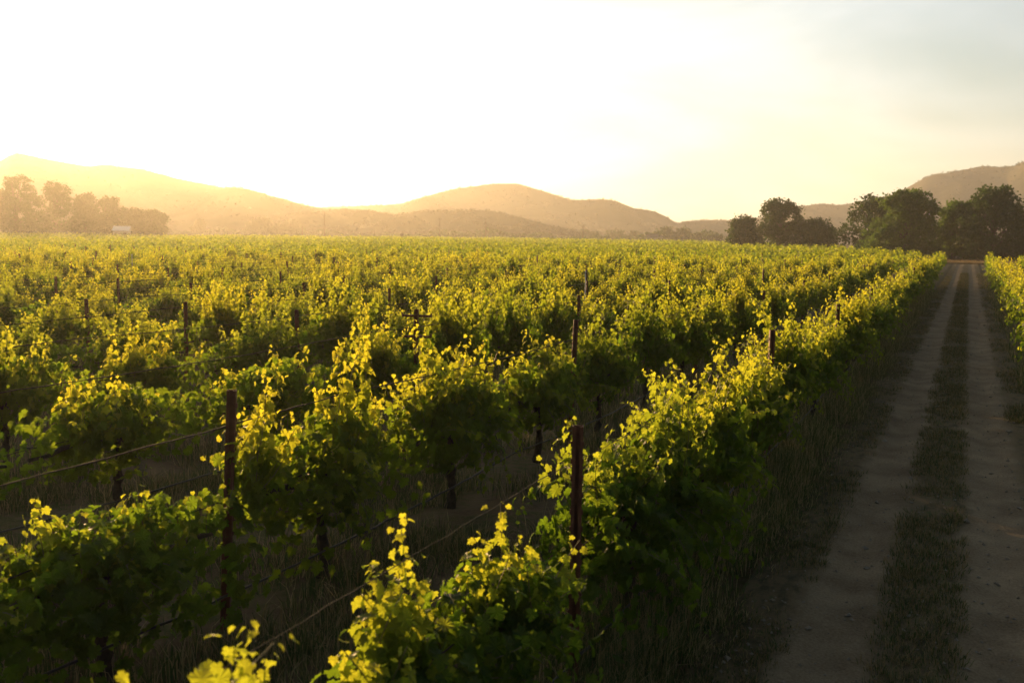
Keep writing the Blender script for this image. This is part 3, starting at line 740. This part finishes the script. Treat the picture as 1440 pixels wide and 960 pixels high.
# ------------------------------------------------------------------ trees
def tree(name, label, px, z, top_h, width, seed, m, leaves=7000, leaf=.34, lobes=16, group='trees beyond the vineyard', low=.12, off=0.0, gaps=.0):
    rng = np.random.default_rng(seed); x, y = cam_xy(px, z)
    t = empty(name, (x, y, 0)); tag(t, label, 'tree', group)
    w = width/2
    L = []
    for i in range(lobes):
        f = (i+.5)/lobes; h = low + (1-low)*f**.9
        env = math.sqrt(max(.05, 1-((h-.48)/.56)**2))
        a = i*2.4 + rng.uniform(-.5, .5); r = env*w*rng.uniform(.35, .78)
        s = w*rng.uniform(.30, .50)*(1.1-.45*h)
        L.append((math.cos(a)*r, math.sin(a)*r, min(h*top_h, top_h - s*.75), s))
    mb = MB(); th = top_h*.32
    tw = max(.25, top_h*.032)
    mb.tube([(0, 0, -.3), (tw*.2, 0, th*.5), (0, tw*.3, th), (tw*.4, 0, top_h*.62)], [tw*1.3, tw, tw*.85, tw*.3], 10)
    for (lx, ly, lz, s) in L:
        b = min(th*1.3, lz*.6)
        mb.tube([(0, 0, b), (lx*.4, ly*.4, b+(lz-b)*.6), (lx*.9, ly*.9, lz)], [tw*.5, tw*.32, tw*.08], 5)
    obj('trunk', mb.mesh('trunk', M_TREEBARK, True), t)
    L = np.array(L); wgt = L[:, 3]**2; wgt /= wgt.sum()
    # leaf sprays: small tufts on each lobe's shell
    nt = max(40, leaves//14); li = rng.choice(len(L), nt, p=wgt)
    d = rng.normal(size=(nt, 3)); d /= np.linalg.norm(d, axis=1, keepdims=True)
    C = L[li, :3] + d*(L[li, 3]*rng.uniform(.55, 1.12, nt))[:, None]*np.array([1, 1, .82])
    C[:, 2] = np.clip(C[:, 2], .4, None)
    P = np.repeat(C, 14, 0) + rng.normal(0, 1, (nt*14, 3))*leaf*1.05*np.array([1, 1, .7])
    n = len(P); N_ = rng.normal(size=(n, 3)) + np.array([0, 0, .5]); T = rng.normal(size=(n, 3)) + np.array([0, 0, -.4])
    V, Q, nl = place_leaves(P, N_, T, leaf*rng.uniform(.6, 1.3, n), False)
    obj('crown', nmesh('crown', V, [Q], m), t)
    return t
def trpx(name, label, px0, px1, top, z, seed, m, **kw):
    pc = (px0+px1)/2
    return tree(name, label, pc, z, height_at(pc, top, z), (px1-px0)/F*z, seed, m, **kw)
G1 = 'trees right of centre at the field edge'
trpx('oak_tree', 'low bushy dark tree at the left of the three-tree clump right of centre', 1018, 1070, 305, 235, 1, M_TREELEAF, leaves=6000, leaf=.42, group=G1, low=.05)
trpx('oak_tree', 'tallest tree of the clump right of centre, airy with sky showing through', 1060, 1124, 282, 238, 2, M_TREELEAF, leaves=8500, leaf=.40, group=G1, low=.2, lobes=18)
trpx('oak_tree', 'rounded low tree at the right of the three-tree clump right of centre', 1104, 1176, 308, 232, 3, M_TREELEAF, leaves=8000, leaf=.40, group=G1, low=.05)
G2 = 'big trees at the end of the dirt track'
trpx('oak_tree', 'dark spreading tree left of the big bright green tree near the track end', 1180, 1262, 276, 205, 4, M_TREELEAF, leaves=9000, leaf=.38, group=G2, low=.05)
trpx('walnut_tree', 'big broad bright green tree just left of the dirt track end', 1222, 1314, 269, 180, 5, M_TREELEAF2, leaves=15000, leaf=.36, group=G2, low=.04, lobes=22)
trpx('walnut_tree', 'smaller lighter green tree standing over the end of the dirt track', 1306, 1366, 284, 182, 6, M_TREELEAF2, leaves=9000, leaf=.36, group=G2, low=.06)
trpx('walnut_tree', 'tallest dark green tree right of the dirt track end', 1340, 1440, 266, 176, 7, M_TREELEAF, leaves=15000, leaf=.36, group=G2, low=.04, lobes=22)
trpx('walnut_tree', 'dark tree cut by the right edge of the photo', 1415, 1500, 296, 178, 8, M_TREELEAF, leaves=9000, leaf=.36, group=G2, low=.05)
# hedge at the end of the field
hx = []
C = []
for i in range(330):
    px = rg.uniform(1205, 1470); z = rg.uniform(188, 200); x, y = cam_xy(px, z); C.append((x, y, rg.uniform(.3, 2.4)))
V, Q = blob_faces(np.array(C), np.full(len(C), 1.2), rg, 30)
h = obj('hedge', nmesh('hedge', V, [Q], M_TREELEAF)); tag(h, 'low dark hedge under the big trees beyond the track end', 'hedge')
GF = 'small hazy trees along the far field edge'
for i, (p0, p1, top, z, lab) in enumerate((
        (813, 828, 324, 700, 'tiny hazy tree beside the thin pole, left of the far row of trees'), (827, 842, 327, 690, 'tiny low hazy tree second from left of the far row'),
        (850, 882, 324, 690, 'wide hazy tree in the middle of the far row of trees'), (880, 898, 326, 680, 'small hazy tree right of the wide one in the far row'),
        (916, 950, 320, 600, 'dark round tree next to the low house on the far field edge'), (946, 968, 321, 590, 'dark small tree right of the low house on the far edge'),
        (966, 990, 328, 600, 'lowest bush at the right end of the far row of trees'), (985, 1012, 331, 560, 'low bush just left of the three-tree clump'))):
    trpx('small_tree', lab, p0, p1, top, z, 40+i, M_TREELEAF, leaves=1600, leaf=.8, lobes=9, group=GF, low=.1)
GL = 'hazy trees on the left beyond the field'
for i, (p0, p1, top, z, lab) in enumerate((
        (-60, 20, 262, 340, 'hazy golden tree cut by the left edge of the photo'), (-12, 62, 249, 345, 'tallest hazy golden tree at the far left under the sun'),
        (42, 118, 259, 340, 'broad rounded hazy tree second from the left edge'), (94, 146, 274, 345, 'hazy golden tree of middle height in the left tree line'),
        (122, 178, 279, 350, 'sloping hazy tree above the white shed'), (160, 212, 294, 352, 'small hazy tree right of the white shed'),
        (194, 236, 297, 355, 'last low hazy tree at the right end of the left tree line'), (272, 290, 310, 560, 'single small hazy bush right of the left tree line'),
        (345, 392, 307, 620, 'wide low hazy tree left of the tall utility pole'), (388, 428, 311, 640, 'low hazy tree beside the short utility pole'))):
    trpx('hazy_tree', lab, p0, p1, top, z, 60+i, M_TREELEAF, leaves=9000 if p1-p0 > 35 else 3000, leaf=.5 if z < 400 else .7, lobes=12, group=GL, low=.0)
# far wood along the valley floor
C = []; sz = []
for i in range(900):
    px = rg.uniform(-80, 1010); z = rg.uniform(560, 640); x, y = cam_xy(px, z)
    hh = .55*(5.5 + 3.5*math.sin(px*.021)+2.5*math.sin(px*.083+1)); C.append((x, y, rg.uniform(.5, max(1.5, hh)))); sz.append(1.9)
V, Q = blob_faces(np.array(C), np.array(sz), rg, 16)
tag(obj('far_wood', nmesh('far_wood', V, [Q], M_TREELEAF)), 'hazy belt of trees along the foot of the hills', 'woodland', kind='stuff')

# ------------------------------------------------------------------ poles, shed, house, tractor
def pole(px, top, z, lab, wires=True):
    x, y = cam_xy(px, z); h = height_at(px, top, z)
    t = empty('utility_pole', (x, y, 0), TH + .3); tag(t, lab, 'pole', 'thin poles on the far field edge')
    mb = MB(); mb.tube([(0, 0, -.3), (0, 0, h*.5), (0, 0, h)], [.24, .20, .17], 8); obj('pole', mb.mesh('pole', M_WOOD, True), t)
    if wires:
        mb = MB(); mb.box((0, -.16, h-.7), (2.4, .12, .14)); obj('cross_arm', mb.mesh('cross_arm', M_WOOD), t)
        for s in (-1.05, -.45, .45, 1.05):
            mb = MB(); mb.tube([(s, -.16, h-.63), (s, -.16, h-.42)], [.05, .035], 6); obj('insulator', mb.mesh('insulator', M_STAKE), t)
pole(456, 298, 440, 'tall thin utility pole left of centre against the hazy hills')
pole(617, 306, 445, 'utility pole in front of the low middle foothill')
pole(681, 311, 470, 'utility pole right of the one in front of the foothill')
pole(817, 316, 520, 'faint thin utility pole beside the far row of small trees')
pole(425, 318, 445, 'short pole standing left of the tall utility pole', False)

def building(name, lab, cat, px, z, w, d, wall_h, roof_h, m_wall, m_roof, rz, wins):
    x, y = cam_xy(px, z); t = empty(name, (x, y, 0), rz); tag(t, lab, cat)
    mb = MB(); mb.box((0, 0, wall_h/2-.1), (w, d, wall_h+.2))
    for s in (-1, 1): mb.tri((s*(w/2-.01), -d/2, wall_h), (s*(w/2-.01), d/2, wall_h), (s*(w/2-.01), 0, wall_h+roof_h-.05))
    obj('wall', mb.mesh('wall', m_wall), t)
    mb = MB(); e = .45
    for s in (-1, 1):
        a = [(-w/2-e, s*(d/2+e), wall_h - roof_h*e/(d/2)), (w/2+e, s*(d/2+e), wall_h - roof_h*e/(d/2)), (w/2+e, 0, wall_h+roof_h), (-w/2-e, 0, wall_h+roof_h)]
        mb.quad(*a); mb.quad(*[(p[0], p[1], p[2]+.14) for p in a]); b = [(p[0], p[1], p[2]+.14) for p in a]
        for i in range(4): mb.quad(a[i], a[(i+1) % 4], b[(i+1) % 4], b[i])
    obj('roof', mb.mesh('roof', m_roof), t)
    for wx in wins:
        mb = MB(); mb.box((wx, -d/2-.03, 1.6), (1.1, .06, 1.2)); f = obj('window', mb.mesh('window', M_ROOFW), t)
        mb = MB(); mb.box((wx, -d/2-.07, 1.6), (.94, .03, 1.04)); obj('pane', mb.mesh('pane', M_GLASS), f)
    mb = MB(); mb.box((w*.28, -d/2-.03, 1.05), (1.1, .07, 2.1)); obj('door', mb.mesh('door', M_DOOR), t)
building('shed', 'small shed with a pale roof below the hazy trees at the left', 'shed', 173, 332, 4.6, 4, 3.0, 1.2, M_WALL, M_ROOFW, TH + R(8), (-1.8,))
building('house', 'low dark-roofed house beside the dark trees on the far edge', 'house', 917, 575, 9, 7, 2.8, 1.7, M_WALL, M_ROOFD, TH - R(6), (-3, -1))
x, y = cam_xy(566, 400)
t = empty('tractor', (x, y, 0), TH + R(20)); tag(t, 'small dark tractor-like vehicle standing above the vines left of the centre', 'tractor')
mb = MB(); mb.box((.5, 0, 1.75), (1.9, .9, .7)); mb.box((-.6, 0, 1.5), (1.2, 1.1, .4)); mb.tube([(1.1, .3, 2.1), (1.1, .3, 2.9)], [.05, .05], 6); obj('body', mb.mesh('body', M_TRACT), t)
mb = MB(); mb.box((-.65, 0, 3.15), (1.5, 1.5, .14))
for sx in (-1.25, -.05):
    for sy in (-.6, .6): mb.box((sx, sy, 2.4), (.08, .08, 1.4))
cb = obj('cab', mb.mesh('cab', M_TRACT), t)
mb = MB(); mb.box((-.65, 0, 2.45), (1.1, 1.08, 1.15)); obj('pane', mb.mesh('pane', M_GLASS), cb)
for (wx, rad) in ((-.7, .85), (1.1, .55)):
    for s in (-1, 1):
        mb = MB(); mb.tube([(wx, s*.6, rad), (wx, s*1.0, rad)], [rad, rad], 18); wh = obj('wheel', mb.mesh('wheel', M_TYRE), t)
        mb = MB(); mb.tube([(wx, s*.98, rad), (wx, s*1.03, rad)], [rad*.5, rad*.45], 14); obj('rim', mb.mesh('rim', M_STAKE), wh)
